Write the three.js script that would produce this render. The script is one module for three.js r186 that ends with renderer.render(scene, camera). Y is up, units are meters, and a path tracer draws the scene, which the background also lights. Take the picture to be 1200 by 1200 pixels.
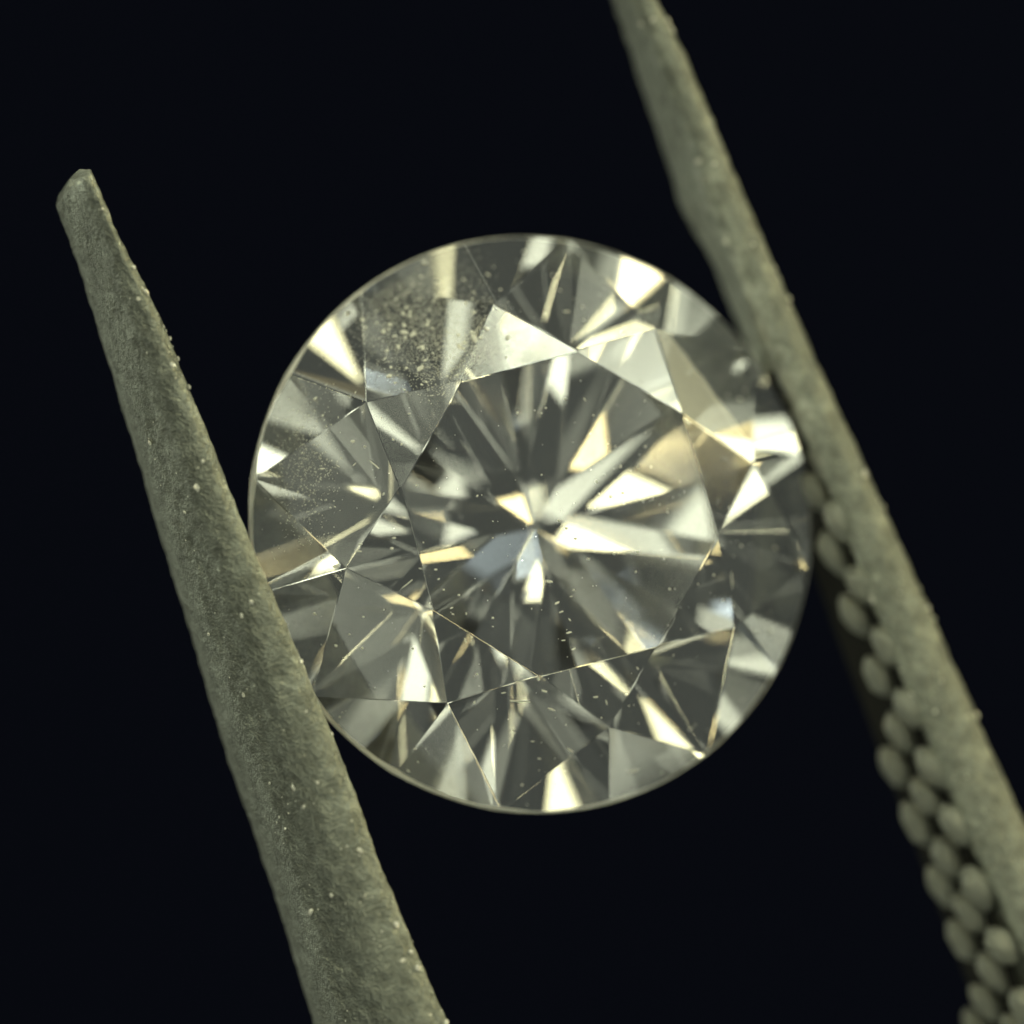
import * as THREE from 'three';
import { mergeGeometries } from 'three/addons/utils/BufferGeometryUtils.js';
import { ImprovedNoise } from 'three/addons/math/ImprovedNoise.js';
import { RectAreaLightUniformsLib } from 'three/addons/lights/RectAreaLightUniformsLib.js';

// ---------------------------------------------------------------- units: lengths below are in hundredths of a millimetre
const U = 1e-5;
const V3 = (x, y, z) => new THREE.Vector3(x, y, z);
let seed = 20240611;
const rnd = () => { seed = (seed + 0x6d2b79f5) | 0; let t = Math.imul(seed ^ (seed >>> 15), 1 | seed); t = (t + Math.imul(t ^ (t >>> 7), 61 | t)) ^ t; return ((t ^ (t >>> 14)) >>> 0) / 4294967296; };
const noise = new ImprovedNoise();

// ---------------------------------------------------------------- camera
const scene = new THREE.Scene();
const EYE = 8000;                                                   // 80 mm in front of the stone's girdle
const camera = new THREE.PerspectiveCamera(2 * Math.atan(600 / EYE) * 180 / Math.PI, 1, 0.005, 5);
camera.position.set(0, 0, EYE * U);
camera.lookAt(0, 0, 0);
camera.focus = (EYE - 132) * U;
camera.userData.fStop = 48;
scene.background = new THREE.Color().setRGB(0.0567, 0.0630, 0.0554);          // the dim room behind the lamps

// ---------------------------------------------------------------- lamps: an added dome of small unseen lamps, fitted to light the stone's facets
RectAreaLightUniformsLib.init();
const LAMP_DISTANCE = 0.3;
const LAMP_SIZE = 0.06;
const TINTS = { plain: [0.95, 1, 0.73], warm: [1.04, 1, 0.56], amber: [1.12, 0.94, 0.42], cool: [0.82, 0.98, 0.98] };
// [longitude from the right of the stage, elevation towards the camera, radiance, size factor, tint]
const LAMPS = [
  [28, 0, 15.56, 0.60, 'amber'], [-33, -8, 15.56, 0.60, 'warm'], [15, 5, 15.56, 0.60, 'amber'], [122, -26, 15.46, 0.60, 'warm'],
  [112, -1, 14.03, 0.60, 'plain'], [128, 15, 13.73, 0.60, 'warm'], [-65, -7, 12.44, 0.60, 'warm'], [35, 8, 12.32, 0.60, 'plain'],
  [71, 27, 11.79, 0.60, 'plain'], [123, 28, 9.88, 0.60, 'amber'], [-23, -35, 8.29, 0.60, 'amber'], [-11, -41, 7.24, 0.60, 'amber'],
  [-3, -31, 6.47, 0.60, 'amber'], [-76, -36, 6.46, 0.60, 'plain'], [40, -4, 6.15, 0.60, 'warm'], [-168, -45, 5.60, 0.60, 'plain'],
  [147, -37, 5.30, 0.60, 'plain'], [-48, -24, 5.11, 0.60, 'cool'], [98, 39, 4.96, 0.60, 'warm'], [48, 3, 4.94, 0.60, 'warm'],
  [115, 20, 4.83, 0.60, 'plain'], [23, 12, 4.76, 0.60, 'amber'], [-50, 8, 4.76, 0.60, 'warm'], [43, 15, 4.51, 0.60, 'plain'],
  [-128, -38, 4.40, 0.60, 'warm'], [179, -39, 4.15, 0.60, 'plain'], [83, 21, 3.99, 0.60, 'plain'], [-144, 36, 3.91, 0.60, 'plain'],
  [-20, -13, 3.67, 0.60, 'cool'], [120, 7, 3.37, 0.60, 'plain'], [118, 43, 3.33, 0.60, 'amber'], [126, 54, 3.28, 0.60, 'plain'],
  [127, -40, 3.10, 0.60, 'plain'], [94, 57, 3.08, 0.60, 'plain'], [-55, 21, 2.96, 0.60, 'plain'], [91, 30, 2.90, 0.60, 'plain'],
  [-57, 1, 2.72, 0.60, 'plain'], [-177, 38, 2.70, 0.60, 'warm'], [32, -12, 2.68, 0.60, 'warm'], [46, 38, 2.47, 0.60, 'plain'],
  [-14, 27, 2.46, 0.60, 'warm'], [95, 17, 2.43, 0.60, 'plain'], [-87, 23, 2.33, 0.60, 'plain'], [73, 52, 2.19, 0.60, 'plain'],
  [-116, -44, 2.11, 0.60, 'plain'], [-60, -19, 2.09, 0.60, 'plain'], [-31, -45, 2.04, 0.60, 'amber'], [-132, 30, 2.00, 0.60, 'plain'],
  [163, 34, 1.98, 0.60, 'plain'], [-92, 37, 1.93, 0.60, 'plain'], [-96, -40, 1.92, 0.60, 'plain'], [143, 31, 1.88, 0.60, 'plain'],
  [138, 47, 1.88, 0.60, 'plain'], [111, 33, 1.73, 0.60, 'amber'], [21, 51, 1.73, 0.60, 'plain'], [134, 70, 1.73, 0.60, 'plain'],
  [-56, 66, 1.71, 0.60, 'plain'], [88, 9, 1.66, 0.60, 'plain'], [-45, -4, 1.64, 0.60, 'plain'], [16, 80, 1.64, 0.60, 'plain'],
  [176, 29, 1.60, 0.60, 'plain'], [-53, -11, 1.59, 0.60, 'plain'], [-140, 22, 1.55, 0.60, 'plain'], [41, 55, 1.52, 0.60, 'plain'],
  [58, 32, 1.49, 0.60, 'plain'], [-73, -14, 1.47, 0.60, 'plain'], [156, 26, 1.31, 0.60, 'plain'], [-11, 53, 1.28, 0.60, 'warm'],
  [-63, -42, 1.25, 0.60, 'plain'], [171, 44, 1.24, 0.60, 'plain'], [-96, 55, 1.20, 0.60, 'plain'], [-141, 68, 1.18, 0.60, 'plain'],
  [179, 56, 1.06, 0.60, 'plain'], [106, 49, 1.01, 0.60, 'plain'], [-137, 46, 0.98, 0.60, 'plain'], [146, 59, 0.97, 0.60, 'plain'],
  [-173, -30, 0.94, 0.60, 'plain'], [54, -46, 0.89, 0.60, 'plain'], [-19, 42, 0.80, 0.60, 'plain'], [81, 67, 0.79, 0.60, 'plain'],
  [-72, 41, 0.68, 0.60, 'warm'], [33, 44, 0.64, 0.60, 'cool'], [174, -25, 0.63, 0.60, 'plain'], [-117, 50, 0.63, 0.60, 'plain'],
  [-44, 57, 0.63, 0.60, 'plain'], [63, 18, 0.60, 0.60, 'amber'], [-84, 47, 0.54, 0.60, 'plain'], [66, 41, 0.52, 0.60, 'cool'],
  [-62, 13, 0.51, 0.60, 'plain'], [151, 40, 0.42, 0.60, 'plain'], [-149, 53, 0.40, 0.60, 'plain'], [-157, 42, 0.37, 0.60, 'plain'],
  [68, 6, 0.37, 0.60, 'warm'], [-109, 64, 0.37, 0.60, 'plain'], [-7, 36, 0.34, 0.60, 'plain'], [-2, 22, 0.33, 0.60, 'plain'],
  [-27, 33, 0.27, 0.60, 'warm'], [-121, 78, 0.25, 0.60, 'plain'], [100, 4, 0.21, 0.60, 'plain'], [-82, 10, 0.21, 0.60, 'plain'],
  [101, 76, 0.20, 0.60, 'plain'], [10, 17, 0.19, 0.60, 'warm'], [-32, 49, 0.18, 0.60, 'plain'], [-99, 28, 0.16, 0.60, 'plain'],
  [131, 37, 0.15, 0.60, 'warm'], [166, 65, 0.14, 0.60, 'plain'], [145, -2, 0.13, 0.60, 'plain'], [55, 38, 10.00, 0.20, 'cool'],  // small ones from here are added for glints in the stone
  [-0, 59, 10.00, 0.20, 'amber'], [145, 61, 10.00, 0.20, 'warm'], [58, 70, 10.00, 0.20, 'warm'], [141, 46, 10.00, 0.20, 'amber'],
  [144, 50, 10.00, 0.20, 'warm'], [79, 50, 10.00, 0.20, 'warm'], [-21, 34, 10.00, 0.20, 'amber'], [76, 47, 10.00, 0.20, 'warm'],
  [-72, 42, 10.00, 0.20, 'warm'], [-27, 71, 10.00, 0.20, 'amber'], [-84, 75, 10.00, 0.20, 'warm'], [125, 60, 10.00, 0.20, 'warm'],
  [144, 50, 10.00, 0.20, 'amber'], [167, 54, 10.00, 0.20, 'warm'], [-20, 42, 10.00, 0.20, 'warm'], [28, -4, 10.00, 0.20, 'amber'],
  [102, 55, 10.00, 0.20, 'warm'], [144, 50, 10.00, 0.20, 'warm'], [-82, 25, 10.00, 0.20, 'amber'], [-0, 59, 10.00, 0.20, 'warm'],
  [28, -4, 10.00, 0.20, 'warm'], [142, 56, 10.00, 0.20, 'amber'], [28, -4, 10.00, 0.20, 'warm'], [110, 21, 10.00, 0.20, 'warm'],
  [79, 50, 10.00, 0.20, 'amber'], [-59, 71, 10.00, 0.20, 'warm'], [-59, 71, 10.00, 0.20, 'warm'], [55, 38, 10.00, 0.20, 'amber'],
  [-155, 47, 3.50, 0.60, 'warm'],  // added to brighten the right arm's inner edge at the grip
];
for (const [lon, el, power, size, tint] of LAMPS) {
  const c = TINTS[tint];
  const lamp = new THREE.RectAreaLight(new THREE.Color().setRGB(c[0], c[1], c[2]), power, LAMP_SIZE * size, LAMP_SIZE * size);
  const a = THREE.MathUtils.degToRad(lon), e = THREE.MathUtils.degToRad(el);
  lamp.position.set(Math.cos(a) * Math.cos(e), Math.sin(a) * Math.cos(e), Math.sin(e)).multiplyScalar(LAMP_DISTANCE);
  lamp.lookAt(0, 0, 0);
  lamp.name = 'added_lamp';
  scene.add(lamp);
}

// ---------------------------------------------------------------- renderer
const renderer = new THREE.WebGLRenderer({ antialias: true });
renderer.setSize(1024, 1024);
renderer.toneMapping = THREE.LinearToneMapping;
renderer.toneMappingExposure = 1;
renderer.shadowMap.enabled = true;

// ---------------------------------------------------------------- helpers
const counts = {};
const numbered = (n) => { const k = counts[n] = (counts[n] ?? -1) + 1; return k ? `${n}_${String(k).padStart(3, '0')}` : n; };
function tag(o, label, category, group, kind) {
  if (label) o.userData.label = label;
  if (category) o.userData.category = category;
  if (group) o.userData.group = group;
  if (kind) o.userData.kind = kind;
  return o;
}
function part(name, geometry, material, parent) {
  const m = new THREE.Mesh(geometry, material);
  m.name = numbered(name); m.castShadow = m.receiveShadow = true;
  parent.add(m);
  return m;
}
function texture(n, f, srgb) {
  const data = new Uint8Array(n * n * 4);
  for (let y = 0; y < n; y++) for (let x = 0; x < n; x++) { const c = f(x / n, y / n), o = (y * n + x) * 4; for (let k = 0; k < 3; k++) data[o + k] = Math.max(0, Math.min(255, Math.round(255 * (Array.isArray(c) ? c[k] : c)))); data[o + 3] = 255; }
  const t = new THREE.DataTexture(data, n, n);
  t.wrapS = t.wrapT = THREE.RepeatWrapping; t.magFilter = THREE.LinearFilter; t.minFilter = THREE.LinearFilter;
  if (srgb) t.colorSpace = THREE.SRGBColorSpace;
  t.needsUpdate = true;
  return t;
}
// tileable value noise over the unit square, f cells a side
function tileNoise(f, salt) {
  const g = new Float32Array(f * f); let s = salt * 7919 + 17;
  for (let i = 0; i < f * f; i++) { s = (Math.imul(s, 1664525) + 1013904223) | 0; g[i] = ((s >>> 8) & 0xffff) / 65535; }
  const sm = (t) => t * t * (3 - 2 * t);
  return (u, v) => { const x = u * f, y = v * f, i = Math.floor(x), j = Math.floor(y), a = sm(x - i), b = sm(y - j), at = (p, q) => g[((q % f + f) % f) * f + ((p % f + f) % f)];
    return (at(i, j) * (1 - a) + at(i + 1, j) * a) * (1 - b) + (at(i, j + 1) * (1 - a) + at(i + 1, j + 1) * a) * b; };
}

// ---------------------------------------------------------------- the frame that stone and tweezers share: its z is the axis of the stone
const TILT = 0.2851, LEAN = 0.4213;
const CENTRE = V3(26.849 * U, -12.3322 * U, 0);
const TURN = new THREE.Quaternion().setFromAxisAngle(V3(-Math.sin(LEAN), Math.cos(LEAN), 0), TILT);
function stage(name) {
  const g = new THREE.Group(); g.name = name; g.position.copy(CENTRE); g.quaternion.copy(TURN); scene.add(g);
  return g;
}

// ---------------------------------------------------------------- backdrop
{
  const b1 = tileNoise(96, 3), b2 = tileNoise(256, 4);
  const nap = texture(512, (u, v) => 0.55 + 0.45 * (0.5 * b1(u, v) + 0.5 * b2(u, v)));
  nap.repeat.set(6, 6);
  const g = new THREE.PlaneGeometry(0.1, 0.1, 40, 40), p = g.attributes.position;
  for (let i = 0; i < p.count; i++) p.setZ(i, 0.0016 * noise.noise(p.getX(i) * 22, p.getY(i) * 22, 1.7));
  g.computeVertexNormals();
  const m = new THREE.MeshStandardMaterial({ color: new THREE.Color().setRGB(0.0009, 0.0019, 0.0098), roughness: 0.95, metalness: 0, bumpMap: nap, bumpScale: 0.0002 });
  m.specularIntensity = 0.2;
  const backdrop = new THREE.Mesh(g, m);
  backdrop.name = 'backdrop'; backdrop.position.set(0, 0, -0.075); backdrop.receiveShadow = true;
  tag(backdrop, 'plain blue-black cloth backdrop far behind the diamond and tweezers', null, null, 'structure');
  scene.add(backdrop);
}

// ---------------------------------------------------------------- tweezers
const AZ = THREE.MathUtils.degToRad(23);                            // the arms run across this direction of the frame
const EA = V3(Math.cos(AZ), Math.sin(AZ), 0), EB = V3(-Math.sin(AZ), Math.cos(AZ), 0);
const at = (a, b, n) => V3(EA.x * a + EB.x * b, EA.y * a + EB.y * b, n).multiplyScalar(U);
const lerpTable = (t, b) => {                                        // rows [b, value], b falling
  if (b >= t[0][0]) return t[0][1];
  for (let i = 1; i < t.length; i++) if (b >= t[i][0]) { const k = (b - t[i][0]) / (t[i - 1][0] - t[i][0]); return t[i][1] + (t[i - 1][1] - t[i][1]) * k; }
  return t[t.length - 1][1];
};
const n1 = tileNoise(11, 1), n2 = tileNoise(27, 2), n3 = tileNoise(64, 5), n4 = tileNoise(160, 6);
const mottle = (u, v) => 0.34 * n1(u, v) + 0.30 * n2(u, v) + 0.24 * n3(u, v) + 0.12 * n4(u, v);
const steelColor = texture(512, (u, v) => { const m = mottle(u, v), s = Math.min(1, Math.max(0, (m - 0.28) / 0.44)); const q = Math.min(1, Math.max(0, (n1(v, u) * 0.6 + n2(v, u) * 0.4 - 0.3) / 0.4)); const k = 0.76 + 0.16 * s + 0.08 * q; return [k, k, k * 0.985]; }, true);
const steelRough = texture(512, (u, v) => { const m = mottle(v, u); return 0.50 + 0.3 * (1 - m); });
const steelBump = texture(512, (u, v) => { return 0.3 * n2(u, v) + 0.4 * n3(u, v) + 0.3 * n4(u, v); });
const steel = new THREE.MeshStandardMaterial({ color: new THREE.Color().setRGB(0.74, 0.79, 0.76), roughness: 0.58, metalness: 0.8, vertexColors: true, map: steelColor, roughnessMap: steelRough, bumpMap: steelBump, bumpScale: 2.4 * U });
const steelStud = new THREE.MeshStandardMaterial({ color: new THREE.Color().setRGB(0.4, 0.42, 0.39), roughness: 0.36, metalness: 0.85, bumpMap: steelBump, bumpScale: 2.5 * U });

const grooveShade = new THREE.MeshStandardMaterial({ color: new THREE.Color().setRGB(0.012, 0.0125, 0.012), roughness: 0.85, metalness: 0.2, bumpMap: steelBump, bumpScale: 3 * U, side: THREE.DoubleSide });  // near black, stands in for shade in the knurl grooves

function chaikin(pts, times) {                                       // rounds the corners of a closed outline
  for (let k = 0; k < times; k++) { const out = []; for (let i = 0; i < pts.length; i++) { const p = pts[i], q = pts[(i + 1) % pts.length]; out.push([0.75 * p[0] + 0.25 * q[0], 0.75 * p[1] + 0.25 * q[1]], [0.25 * p[0] + 0.75 * q[0], 0.25 * p[1] + 0.75 * q[1]]); } pts = out; }
  return pts;
}
// an arm: an outline in (a, n) swept along b, with a grainy surface
function armGeometry(outline, bTop, bEnd, tipRound, slant, salt, wearLight) {
  const C = [];
  const rows = []; let b = bTop;
  while (b > bEnd) { rows.push(b); b -= bTop - b < 30 ? 1 : bTop - b < 60 ? 2.5 : 5; }
  const P = [], T = [], I = []; let per = 0;
  rows.forEach((bb, r) => {
    let o = chaikin(outline(bb), 3);
    const ca = o.reduce((s, p) => s + p[0], 0) / o.length, cn = o.reduce((s, p) => s + p[1], 0) / o.length;
    const d = Math.min(1, (bTop - bb) / tipRound), k = Math.max(0.02, Math.sqrt(1 - (1 - d) ** 2.2));
    per = o.length + 1;
    let len = 0;
    for (let i = 0; i <= o.length; i++) {
      const p = o[i % o.length], q = o[(i + 1) % o.length], z = o[(i - 1 + o.length) % o.length];
      let na = q[1] - z[1], nn = -(q[0] - z[0]); const l = Math.hypot(na, nn) || 1; na /= l; nn /= l;
      const a0 = ca + (p[0] - ca) * k, n0 = cn + (p[1] - cn) * k;
      const h = 1.5 * noise.noise(a0 / 11 + salt, bb / 15, n0 / 15) + 0.8 * noise.noise(a0 / 6, bb / 6 + salt, n0 / 7) + 1.5 * noise.noise(a0 / 48, bb / 55 + salt, n0 / 48);
      const cut = slant * (a0 - ca) * Math.max(0, 1 - (bTop - bb) / 130) - 0.25 * Math.abs(slant) * Math.max(0, n0 - cn) * Math.max(0, 1 - (bTop - bb) / 90);
      const v = at(a0 + na * h, bb + cut + (d < 1 ? h * 0.8 : 0), n0 + nn * h);
      P.push(v.x, v.y, v.z); T.push(len / 150, bb / 150 + salt);
      const w = Math.min(1, Math.max(0, wearLight(a0, bb, n0, bTop))) * 0.45 + 0.55; C.push(w, w, w * (0.97 + 0.03 * w));
      len += Math.hypot(q[0] - p[0], q[1] - p[1]);
    }
    if (r) for (let i = 0; i < per - 1; i++) { const A = (r - 1) * per + i, B = A + 1, C = r * per + i, D = C + 1; I.push(A, B, C, B, D, C); }
  });
  for (const r of [0, rows.length - 1]) {                            // close both ends
    const c = P.length / 3; let x = 0, y = 0, z = 0;
    for (let i = 0; i < per - 1; i++) { x += P[(r * per + i) * 3]; y += P[(r * per + i) * 3 + 1]; z += P[(r * per + i) * 3 + 2]; }
    P.push(x / (per - 1), y / (per - 1), z / (per - 1)); T.push(0, rows[r] / 260 + salt); C.push(0.8, 0.8, 0.78);
    for (let i = 0; i < per - 1; i++) r ? I.push(r * per + i, r * per + i + 1, c) : I.push(r * per + i + 1, r * per + i, c);
  }
  const g = new THREE.BufferGeometry();
  g.setAttribute('position', new THREE.Float32BufferAttribute(P, 3));
  g.setAttribute('uv', new THREE.Float32BufferAttribute(T, 2));
  g.setAttribute('color', new THREE.Float32BufferAttribute(C, 3));
  g.setIndex(I); g.computeVertexNormals();
  const N = g.attributes.normal;                                     // the seam of the sweep shades as one
  rows.forEach((_, r) => { const i = r * per, j = i + per - 1, s = V3(N.getX(i) + N.getX(j), N.getY(i) + N.getY(j), N.getZ(i) + N.getZ(j)).normalize(); N.setXYZ(i, s.x, s.y, s.z); N.setXYZ(j, s.x, s.y, s.z); });
  return g;
}
const tweezers = stage('tweezers');
tag(tweezers, 'dull grey steel tweezers with two tapering arms gripping the round diamond', 'tweezers');
const R0 = 339.9705;
const L_IN = [[600, -350], [560, -348], [520, -346], [480, -345], [440, -341], [400, -338], [340, -339], [280, -341], [200, -342], [120, -345], [40, -344], [-40, -344], [-120, -345], [-200, -348], [-280, -353], [-360, -354], [-440, -354], [-520, -353], [-600, -353], [-700, -353], [-850, -353], [-1000, -352], [-1300, -352]];
const L_OUT = [[600, -361], [560, -367], [520, -372], [480, -378], [440, -382], [400, -385], [340, -390], [280, -395], [200, -403], [120, -410], [40, -417], [-40, -424], [-120, -431], [-200, -436], [-280, -442], [-360, -451], [-440, -459], [-520, -468], [-600, -477], [-700, -488], [-850, -504], [-1000, -520], [-1300, -553]];
const R_IN = [[600, 343], [560, 343], [520, 344], [480, 345], [440, 345], [400, 345], [340, 344], [280, 334], [200, 334], [120, 334], [40, 334], [-40, 334], [-120, 334], [-200, 330], [-280, 327], [-360, 325], [-440, 324], [-520, 323], [-600, 324], [-700, 330], [-850, 340], [-1000, 349], [-1300, 368]];
const R_BACK = [[600, 351], [560, 350], [520, 348], [480, 346], [440, 343], [400, 341], [340, 337], [280, 330], [200, 341], [120, 341], [40, 341], [-40, 341], [-120, 341], [-200, 341], [-280, 320], [-360, 316], [-440, 311], [-520, 302], [-600, 293], [-700, 280], [-850, 266], [-1000, 253], [-1300, 235]];
const R_OUT = [[600, 371], [560, 373], [520, 376], [480, 380], [440, 383], [400, 383], [340, 382], [280, 383], [200, 383], [120, 384], [40, 386], [-40, 388], [-120, 391], [-200, 393], [-280, 395], [-360, 396], [-440, 397], [-520, 399], [-600, 400], [-700, 401], [-850, 402], [-1000, 403], [-1300, 406]];
const leftOutline = (b) => {
  const end = Math.max(0, (b - 480) / 95), i = lerpTable(L_IN, b) + 3 * end, o = lerpTable(L_OUT, b) - 12 * end, w = i - o, t = Math.min(1, Math.max(0, (560 - b) / 700)), f = 82 + 10 * t, back = -35 - 85 * t;
  return [[i, back], [i, f - 18], [i - 1, f - 5], [i - 7, f], [i - 0.3 * w, f + 4], [i - 0.62 * w, f - 16], [i - 0.84 * w, f - 54], [o, f - 80], [o - 2, back * 0.6], [o + 6, back]];
};
// the inner face of the right arm: a at height n; below the stone it is cut back and carries the knurling
const faceA = (b, n) => { const lean = 0.25 * (n - 40), line = 331 + 0.042 * b + (b < 0 ? lean : lean * Math.max(0, 1 - b / 60)), clear = Math.abs(b) < R0 ? Math.sqrt(R0 * R0 - b * b) + 2 : 0; return Math.max(line, clear); };
const cutBack = (b) => 17 * Math.min(1, Math.max(0, (40 - b) / 90));
const rightOutline = (b) => {
  const i = lerpTable(R_IN, b), k = lerpTable(R_BACK, b), o = lerpTable(R_OUT, b), w = o - i, t = Math.min(1, Math.max(0, (530 - b) / 800)), back = -36 - 42 * t, cut = cutBack(b), low = Math.min(1, Math.max(0, (120 - b) / 120));
  const f1 = k + (faceA(b, 10) - k) * low + cut, f2 = k + (faceA(b, back * 0.75) - k) * low + cut;
  return [[o - 8, back], [o, back * 0.7], [o, 18], [o - 2, 44], [o - 0.14 * w, 62], [o - 0.5 * w, 70], [i + 0.2 * w, 66], [i + 5, 60], [i, 52], [i, 46], [i + cut * 0.9, 40], [f1, 10], [f2, back * 0.75], [f2 + 6, back]];
};
// worn edges, with the stone's thrown light and a tip glint painted in
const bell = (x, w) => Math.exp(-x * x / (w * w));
const patchy = (a, b, n) => 0.75 + 0.9 * noise.noise(a / 9, b / 9, n / 9) + 0.5 * noise.noise(a / 30, b / 30, 3);
const leftWearLight = (a, b, n, top) => { const i = lerpTable(L_IN, b); return patchy(a, b, n) * (0.75 * bell(a - i, 7) * bell(n - 84, 16) + 0.9 * bell(b - top + 6, 14) * (n > 20 ? 1 : 0)); };
const rightWearLight = (a, b, n) => { const i = lerpTable(R_IN, b), o = lerpTable(R_OUT, b); return patchy(a, b, n) * (0.6 * bell(a - o, 9) * bell(n - 50, 24) + 1.3 * bell(a - i, 13) * bell(b - 95, 170) + 0.3 * bell(a - i, 8) * bell(n - 56, 14)); };
const leftArm = part('tweezer_arm', armGeometry(leftOutline, 573, -1300, 6, 0.75, 3.1, leftWearLight), steel, tweezers);
tag(leftArm, 'left arm, broad dull grey bar passing in front of the diamond edge');
const rightArm = part('tweezer_arm', armGeometry(rightOutline, 551, -1300, 14, -0.3, 8.7, rightWearLight), steel, tweezers);
tag(rightArm, 'right arm with a knurled inner face beside the diamond');

// the knurled inner face of the right arm: rows of oval studs that lean across it
{
  const shapes = [];
  for (let k = 0; k < 6; k++) {
    const g = new THREE.SphereGeometry(1, 18, 12), p = g.attributes.position;
    for (let i = 0; i < p.count; i++) { const v = V3().fromBufferAttribute(p, i), h = 1 + 0.18 * noise.noise(v.x * 1.6 + k * 5, v.y * 1.6, v.z * 1.6) + 0.07 * noise.noise(v.x * 4 + k * 3, v.y * 5, v.z * 5); p.setXYZ(i, v.x * h, v.y * h, v.z * h); }
    g.computeVertexNormals(); shapes.push(g);
  }
  const basis = new THREE.Matrix4().makeBasis(EA, EB, V3(0, 0, 1));
  // a dark sheet over the floor, painting the shade between the studs
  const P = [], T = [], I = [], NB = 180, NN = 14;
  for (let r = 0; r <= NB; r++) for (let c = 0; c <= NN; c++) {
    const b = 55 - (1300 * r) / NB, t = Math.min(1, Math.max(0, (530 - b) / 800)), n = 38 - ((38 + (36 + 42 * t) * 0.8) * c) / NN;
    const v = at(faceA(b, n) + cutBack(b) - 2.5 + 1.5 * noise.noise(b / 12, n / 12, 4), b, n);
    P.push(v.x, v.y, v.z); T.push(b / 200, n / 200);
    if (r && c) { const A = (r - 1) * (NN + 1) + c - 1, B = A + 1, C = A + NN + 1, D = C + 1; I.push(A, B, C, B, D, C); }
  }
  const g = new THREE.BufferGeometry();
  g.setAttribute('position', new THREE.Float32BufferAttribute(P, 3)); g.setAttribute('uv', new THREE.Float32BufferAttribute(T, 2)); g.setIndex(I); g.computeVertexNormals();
  tag(part('knurl_shade', g, grooveShade, rightArm), 'dark sheet painted as the shade between the oval studs');
  let k = 0;
  for (let row = -7; row < 13; row++) for (let j = 0; j < (row < 0 ? 2 : row > 3 ? 4 : 3); j++) {
    const b = -372 - row * 76 - j * 30 + (rnd() - 0.5) * 7, n = 38 - j * 35 + (rnd() - 0.5) * 5;
    if (b > 60 || b < -1150) continue;
    const grow = Math.min(1, Math.max(0.4, (60 - b) / 150));
    const m = part('knurl_stud', shapes[k++ % 6], steelStud, rightArm);
    m.position.copy(at(faceA(b, n) + 17 - 7 * grow, b, n));
    m.quaternion.setFromRotationMatrix(basis).multiply(new THREE.Quaternion().setFromAxisAngle(V3(0, 0, 1), 0.3 + (rnd() - 0.5) * 0.14)).multiply(new THREE.Quaternion().setFromAxisAngle(V3(1, 0, 0), 0.3 + (rnd() - 0.5) * 0.2));
    m.scale.set((15 + 3 * rnd()) * grow * U, (28 + 4 * rnd()) * U, (17.5 + 3 * rnd()) * U);
  }
}

// ---------------------------------------------------------------- diamond: the cut is a set of planes; every facet is what the others leave of one
const R = 339.9705, TABLE = 0.5628 * R, CROWN = 106.9055, STAR = 0.478, GIRDLE = 21.4613, PAV = 291.3734, LOWER = 0.8474, ROT = 1.4367, PROT = -0.0106;
const CULET = V3(11.5245, 2.7795, -GIRDLE - PAV);
const cyl = (r, a, z) => V3(r * Math.cos(a), r * Math.sin(a), z);
const planes = [];
function plane(name, a, b, c) {
  const n = b.clone().sub(a).cross(c.clone().sub(a)).normalize();
  if (n.dot(V3(a.x, a.y, a.z + 10)) < 0) n.negate();
  planes.push({ name, n, d: n.dot(a) });
}
{
  const q = Math.PI / 4, ap = TABLE * Math.cos(q / 2), rs = ap + STAR * (R - ap), zs = CROWN * (R - rs * Math.cos(q / 2)) / (R - TABLE);
  const tn = V3(0.0048, -0.0043, 1).normalize();
  planes.push({ name: 'table_facet', n: tn, d: tn.z * CROWN });
  const mains = [];
  for (let k = 0; k < 8; k++) {
    const a = ROT + k * q, m = a + q / 2, m2 = a - q / 2, p = a + PROT;
    plane('bezel_facet', cyl(TABLE, a, CROWN), cyl(R, a, 0), cyl(rs, m, zs));
    plane('star_facet', cyl(TABLE, a, CROWN), cyl(TABLE, a + q, CROWN), cyl(rs, m, zs));
    plane('upper_girdle_facet', cyl(rs, m, zs), cyl(R, a, 0), cyl(R, m, 0));
    plane('upper_girdle_facet', cyl(rs, m2, zs), cyl(R, a, 0), cyl(R, m2, 0));
    plane('pavilion_facet', CULET, cyl(R, p, -GIRDLE), cyl(R, p, -GIRDLE).add(V3(-Math.sin(p), Math.cos(p), 0)));
    mains.push(planes[planes.length - 1]);
  }
  for (let k = 0; k < 8; k++) {
    const i = mains[k], j = mains[(k + 1) % 8], a = ROT + PROT + k * q, b = a + q, m = a + q / 2;
    const u = i.n.clone().cross(j.n).normalize(); if (u.z < 0) u.negate();
    const v = CULET.clone().addScaledVector(u, (1 - LOWER) * R / Math.hypot(u.x, u.y));
    plane('lower_girdle_facet', v, cyl(R, a, -GIRDLE), cyl(R, m, -GIRDLE));
    plane('lower_girdle_facet', v, cyl(R, b, -GIRDLE), cyl(R, m, -GIRDLE));
  }
}
const GIRDLE_SIDES = 96;
for (let k = 0; k < GIRDLE_SIDES; k++) { const a = ROT + (k + 0.5) * 2 * Math.PI / GIRDLE_SIDES; planes.push({ name: 'girdle', n: V3(Math.cos(a), Math.sin(a), 0), d: R * Math.cos(Math.PI / GIRDLE_SIDES) * 1.0005 }); }
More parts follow.
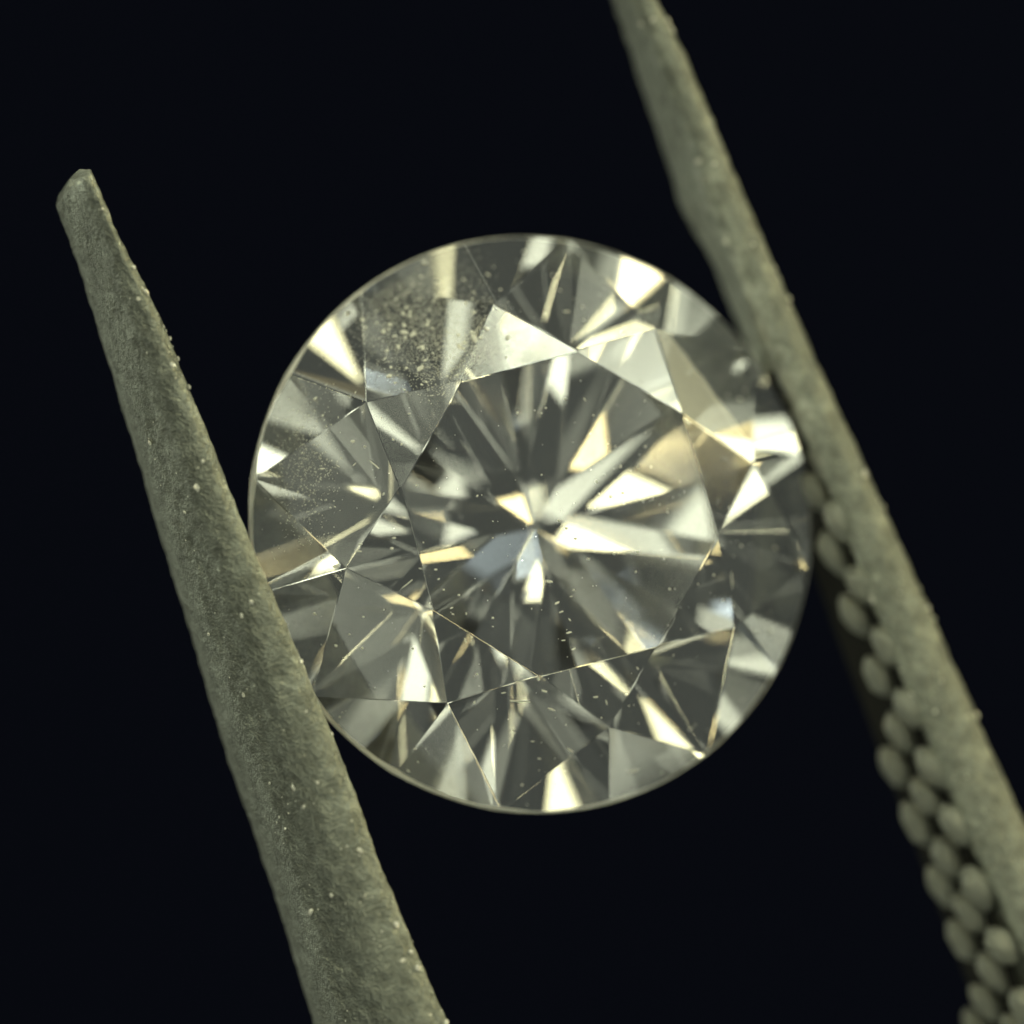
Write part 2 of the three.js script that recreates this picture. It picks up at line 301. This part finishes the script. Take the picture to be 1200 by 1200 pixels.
// the rim of the girdle is rounded off and ground matt
{
  const crown = planes.filter((p) => /bezel|upper/.test(p.name));
  for (let k = 0; k < GIRDLE_SIDES; k++) {
    const a = ROT + (k + 0.5) * 2 * Math.PI / GIRDLE_SIDES, x = R * Math.cos(a), y = R * Math.sin(a), z = Math.min(...crown.map((p) => (p.d - p.n.x * x - p.n.y * y) / p.n.z));
    const n = V3(Math.cos(a) * 0.9, Math.sin(a) * 0.9, 0.436).normalize();
    planes.push({ name: 'girdle', n, d: n.dot(V3(x, y, z - 2.2 * (0.55 + 0.55 * rnd() + 0.8 * Math.abs(noise.noise(a * 4, 2.5, 0.5))))) });
  }
}
function facet(i) {                                                  // the polygon of plane i, corners in order
  const { n, d } = planes[i], u = V3(Math.abs(n.z) > 0.9 ? 1 : 0, 0, Math.abs(n.z) > 0.9 ? 0 : 1).cross(n).normalize(), v = n.clone().cross(u), c = n.clone().multiplyScalar(d);
  let poly = [[-1, -1], [1, -1], [1, 1], [-1, 1]].map(([x, y]) => c.clone().addScaledVector(u, x * 3000).addScaledVector(v, y * 3000));
  planes.forEach((p, j) => {
    if (j === i || !poly.length) return;
    const out = [];
    for (let k = 0; k < poly.length; k++) {
      const A = poly[k], B = poly[(k + 1) % poly.length], x = p.n.dot(A) - p.d, y = p.n.dot(B) - p.d;
      if (x <= 1e-7) out.push(A);
      if ((x < -1e-7 && y > 1e-7) || (x > 1e-7 && y < -1e-7)) out.push(A.clone().lerp(B, x / (x - y)));
    }
    poly = out;
  });
  return poly.filter((p, k) => p.distanceTo(poly[(k + 1) % poly.length]) > 1e-4);
}
// the polished edges: every edge of the cut is a hair's breadth wide
{
  const base = planes.length, key = (p) => `${Math.round(p.x * 5)},${Math.round(p.y * 5)},${Math.round(p.z * 5)}`, seen = new Map();
  for (let i = 0; i < base; i++) {
    const poly = facet(i);
    poly.forEach((p, k) => { const q = poly[(k + 1) % poly.length]; if (p.distanceTo(q) < 14) return; const id = [key(p), key(q)].sort().join('|'); if (!seen.has(id)) seen.set(id, { e: p, f: [] }); seen.get(id).f.push(i); });
  }
  for (const { e, f } of seen.values()) {
    if (f.length !== 2 || planes[f[0]].name === 'girdle' || planes[f[1]].name === 'girdle') continue;
    const [A, B] = f.map((i) => planes[i].n), half = A.angleTo(B) / 2, n = A.clone().add(B).normalize();
    planes.push({ name: 'edge_bevel', n, d: n.dot(e) - 0.5 * 1.0 * Math.tan(half) });
  }
}
const diamond = stage('diamond');
tag(diamond, 'clear round brilliant-cut diamond with a faint yellow tint, held between the tweezer arms', 'diamond');
const corners = [];                                                  // shared corners, so that facets meet without gaps
const corner = (p) => { let c = corners.find((q) => q.distanceToSquared(p) < 4e-3); if (!c) corners.push(c = p.clone()); return c; };
const fan = (polys) => {
  const P = [], N = [];
  for (const { poly, n } of polys) for (let k = 1; k < poly.length - 1; k++) for (const p of [poly[0], poly[k], poly[k + 1]]) { P.push(p.x * U, p.y * U, p.z * U); N.push(n.x, n.y, n.z); }
  const g = new THREE.BufferGeometry();
  g.setAttribute('position', new THREE.Float32BufferAttribute(P, 3)); g.setAttribute('normal', new THREE.Float32BufferAttribute(N, 3));
  return g;
};
const gem = new THREE.MeshPhysicalMaterial({ color: new THREE.Color().setRGB(0.995, 0.997, 0.985), roughness: 0, metalness: 0, transmission: 0.985, ior: 2.417, thickness: 0.004 });
const gemGirdle = new THREE.MeshPhysicalMaterial({ color: new THREE.Color().setRGB(0.95, 0.96, 0.92), roughness: 0.5, metalness: 0, transmission: 0.55, ior: 2.417, thickness: 0.004 });
const girdlePolys = [], bevelPolys = [];
planes.forEach((p, i) => {
  const poly = facet(i).map(corner).filter((c, k, all) => c !== all[(k + 1) % all.length]);
  if (poly.length < 3) return;
  if (p.name === 'girdle') girdlePolys.push({ poly, n: p.n });
  else if (p.name === 'edge_bevel') bevelPolys.push({ poly, n: p.n });
  else part(p.name, fan([{ poly, n: p.n }]), gem, diamond);
});
part('edge_bevel', fan(bevelPolys), gem, diamond);
part('girdle', fan(girdlePolys), gemGirdle, diamond);

// ---------------------------------------------------------------- dust
const crownHeight = (x, y) => { let z = 1e9, n = null; for (const p of planes) if (p.n.z > 0.05) { const h = (p.d - p.n.x * x - p.n.y * y) / p.n.z; if (h < z) { z = h; n = p.n; } } return [z, n]; };
const chip = (k) => { const g = new THREE.IcosahedronGeometry(1, 1).deleteAttribute('uv'), p = g.attributes.position; for (let i = 0; i < p.count; i++) { const v = V3().fromBufferAttribute(p, i), h = 0.8 + 0.45 * noise.noise(v.x * 1.7 + k * 9, v.y * 1.7, v.z * 1.7); p.setXYZ(i, v.x * h, v.y * h, v.z * h); } g.computeVertexNormals(); return g; };
const glint = new THREE.MeshStandardMaterial({ color: new THREE.Color().setRGB(0.95, 0.95, 0.9), roughness: 0.3, metalness: 0.5 });
const lint = new THREE.MeshStandardMaterial({ color: new THREE.Color().setRGB(0.9, 0.91, 0.86), roughness: 0.45, metalness: 0 });
{
  const chips = [0, 1, 2, 3].map(chip), motes = [0, 1, 2].map(() => new THREE.OctahedronGeometry(1, 0).deleteAttribute('uv')), grains = [];
  const grain = (x, y, a, b, turn, lift = 0.3) => {                  // one speck lying on the crown
    if (Math.hypot(x, y) > R - 4) return;
    const [z, n] = crownHeight(x, y), q = new THREE.Quaternion().setFromUnitVectors(V3(0, 0, 1), n).multiply(new THREE.Quaternion().setFromAxisAngle(V3(0, 0, 1), turn));
    const h = Math.min(a, b) * 0.6;
    grains.push((Math.max(a, b) < 1.3 ? motes[grains.length % 3] : chips[grains.length % 4]).clone().applyMatrix4(new THREE.Matrix4().compose(V3(x * U, y * U, (z + h * lift) * U), q, V3(a * U, b * U, h * U))));
  };
  const SPECKS = [
  [-170, 257, 3.4, 2.8, 60], [-160, 246, 5.4, 3.1, 30], [-158, 235, 4.5, 2.8, -25], [-166, 223, 4.8, 4.3, 0], [-178, 210, 5.4, 2.6, 0], [-167, 208, 4.8, 3.1, 0], [-136, 218, 3.7, 2.3, -40], [-189, 192, 4.3, 3.5, 0],
  [-176, 195, 2.8, 3.1, 0], [-152, 196, 2.8, 2.8, 0], [-140, 187, 2.8, 2.6, 0], [-150, 178, 3.7, 2.8, 0], [-138, 286, 4.3, 2.0, 25], [-148, 276, 3.4, 2.0, 55], [-92, 280, 2.6, 2.6, 0], [-63, 286, 5.7, 2.0, -55],
  [-53, 266, 3.1, 2.3, 30], [-183, 219, 2.3, 3.7, 0], [-155, 267, 2.0, 1.4, 45], [-193, 243, 2.8, 2.3, 0], [-195, 228, 3.4, 2.3, 0], [-140, 229, 1.7, 1.4, 0], [-127, 290, 3.7, 1.7, 20], [23, 240, 7.9, 2.0, 5],
  [16, 288, 4.3, 1.4, 65], [42, 230, 3.4, 1.4, 0], [170, 171, 2.6, 2.6, 0], [176, 176, 3.1, 1.7, 20], [235, 277, 6.4, 2.8, -10], [-270, 137, 5.1, 2.8, 35], [-235, 83, 5.1, 3.4, -5], [-223, 76, 2.0, 2.8, 80],
  [-287, 73, 3.1, 1.7, 40], [-267, 53, 6.2, 1.6, 0], [-251, 55, 5.7, 1.1, -40], [-234, 56, 4.8, 1.3, 40], [-214, 54, 14.9, 1.7, -42], [-264, 116, 3.4, 1.7, 40], [-310, 61, 1.7, 1.4, 0], [-321, 90, 2.3, 1.1, 60],
  [-313, 82, 2.0, 1.1, 20], [-317, 114, 2.3, 1.1, -40], [-206, 19, 3.7, 2.0, 60], [-235, 137, 2.0, 1.4, -30], [-135, 136, 5.7, 1.3, 55], [-148, 134, 4.3, 1.3, 0], [-170, 28, 1.7, 2.3, 80], [-177, 142, 2.8, 2.0, 0],
  [-186, 151, 3.1, 2.6, 0], [-174, 113, 3.1, 1.7, 0], [-48, 115, 2.8, 2.3, 0], [33, 132, 4.3, 1.3, -55], [10, 132, 2.3, 2.0, 0], [63, 19, 2.8, 2.6, -40], [78, 24, 2.8, 2.0, 0], [-14, 121, 2.8, 1.7, 0],
  [-20, 43, 2.0, 1.7, 0], [46, 36, 3.4, 2.0, -50], [223, 148, 2.3, 2.3, 0], [-304, -123, 4.0, 2.3, 0], [-274, -114, 2.8, 3.7, 60], [-224, -120, 2.6, 2.3, 0], [-237, -139, 2.0, 2.0, 0], [-250, -151, 4.0, 2.6, -25],
  [-222, -155, 3.4, 2.8, 40], [-317, -127, 2.3, 2.3, 0], [-233, -46, 7.1, 1.7, -5], [-241, -165, 2.8, 1.3, 0], [-256, -62, 8.5, 3.7, 10], [-231, -38, 4.8, 1.3, 0], [-139, -92, 2.6, 2.0, 0], [-81, -124, 2.8, 2.3, -30],
  [-81, -134, 2.6, 1.3, -20], [-148, -69, 3.4, 2.0, 0], [-121, -98, 2.8, 2.3, 0], [-166, -68, 1.3, 3.7, 80], [-180, -85, 17.0, 1.3, 38], [-197, -44, 3.7, 2.8, 0], [-195, -32, 4.3, 2.3, 0], [-130, -113, 3.7, 1.4, 20],
  [9, -19, 3.7, 2.6, 0], [20, -31, 4.0, 2.3, 0], [0, -10, 3.7, 2.0, -15], [94, -45, 3.1, 1.7, 0], [-13, -81, 3.1, 7.4, 85], [-4, -106, 2.3, 5.7, -65], [1, -116, 1.7, 5.7, -70], [11, -125, 3.7, 1.3, -50],
  [10, -140, 2.3, 6.2, -75], [15, -159, 2.0, 4.8, -65], [3, -149, 4.8, 1.4, 5], [13, -98, 3.4, 1.1, 10], [132, -88, 2.8, 2.0, 0], [35, -54, 3.1, 2.0, 0], [278, -127, 4.8, 2.3, -10], [250, -129, 2.6, 1.4, -20],
  [228, -33, 3.4, 1.7, 10], [281, -31, 3.1, 2.8, 0], [188, -70, 2.3, 2.8, 50], [214, -74, 18.4, 1.4, -80], [-155, -269, 3.7, 1.7, 10], [-158, -293, 4.5, 1.7, -40], [-97, -188, 2.8, 2.6, 0], [-65, -209, 4.8, 1.7, 10],
  [-45, -218, 2.0, 21.3, 88], [24, -272, 8.5, 2.0, -35], [-22, -262, 4.3, 1.3, 0], [-11, -281, 3.7, 1.4, -10], [94, -180, 4.3, 1.3, -40], [59, -219, 5.7, 1.3, -65], [45, -213, 5.7, 2.0, 5], [108, -293, 13.5, 2.0, 10],
  [-26, -310, 2.6, 2.3, 0], [-27, -194, 4.8, 2.8, -70], [-18, -207, 2.8, 7.4, 75], [-6, -227, 2.0, 8.5, 70], [177, -244, 2.3, 2.8, 0]];
  for (const [x, y, a, b, turn] of SPECKS) grain(x, y, a * 0.68, b * 0.68, THREE.MathUtils.degToRad(turn));
  for (let k = 0; k < 380; k++) { const r = R * Math.sqrt(rnd()), t = rnd() * 7, s = 0.4 + 1.0 * rnd() ** 3; grain(r * Math.cos(t), r * Math.sin(t), s * (1 + rnd()), s, rnd() * 6); }
  for (let k = 0; k < 5200; k++) {                                   // the smudge of dust near the upper left edge
    const r = 195 + 132 * rnd() + 14 * (rnd() - 0.5), t = 1.80 + 0.33 * (rnd() + rnd()) + 0.2 * (rnd() - 0.5), big = k % 110 === 0, s = big ? 1.2 + 2.2 * rnd() : 0.28 + 0.38 * rnd();
    grain(r * Math.cos(t), r * Math.sin(t), s * (1 + 0.9 * rnd()), s, rnd() * 6);
  }
  for (let k = 0; k < 900; k++) { const x = -285 + 42 * (rnd() + rnd() - 1), y = 60 + 110 * (rnd() + rnd() - 1), s = 0.28 + 0.5 * rnd() ** 2; grain(x, y, s * (1 + 1.6 * rnd()), s, rnd() * 6); }
  const dust = new THREE.Mesh(mergeGeometries(grains), lint);
  dust.name = 'dust'; dust.castShadow = dust.receiveShadow = true; dust.position.copy(CENTRE); dust.quaternion.copy(TURN);
  tag(dust, 'pale specks and fibres of dust scattered over the crown of the diamond', 'dust', null, 'stuff');
  scene.add(dust);
}
{
  const specks = [];
  const spots = [];
  const g0 = leftArm.geometry.attributes, g1 = rightArm.geometry.attributes;
  for (const g of [g0, g1]) for (let k = 0; k < 900; k++) {
    const i = Math.floor(rnd() * g.position.count), p = V3().fromBufferAttribute(g.position, i), n = V3().fromBufferAttribute(g.normal, i);
    if (n.z < 0.15 || (k % 5 && p.clone().dot(EB) > 495 * U)) continue;
    if (noise.noise(p.x / U / 60, p.y / U / 60, 7) < -0.12 + 0.3 * rnd()) continue;
    const s = (0.9 + 3.4 * rnd() ** 4) * U, q = new THREE.Quaternion().setFromUnitVectors(V3(0, 0, 1), n).multiply(new THREE.Quaternion().setFromAxisAngle(V3(0, 0, 1), rnd() * 6));
    specks.push(chip(k % 4).applyMatrix4(new THREE.Matrix4().compose(p.addScaledVector(n, s * 0.45), q, V3(s * (1 + 0.8 * rnd()), s, s * 0.6))));
  }
  const grit = new THREE.Mesh(mergeGeometries(specks), glint);
  grit.name = 'grit'; grit.castShadow = grit.receiveShadow = true; grit.position.copy(CENTRE); grit.quaternion.copy(TURN);
  tag(grit, 'tiny pale grains stuck to the grey faces of both tweezer arms', 'grit', null, 'stuff');
  scene.add(grit);
}


renderer.render(scene, camera);
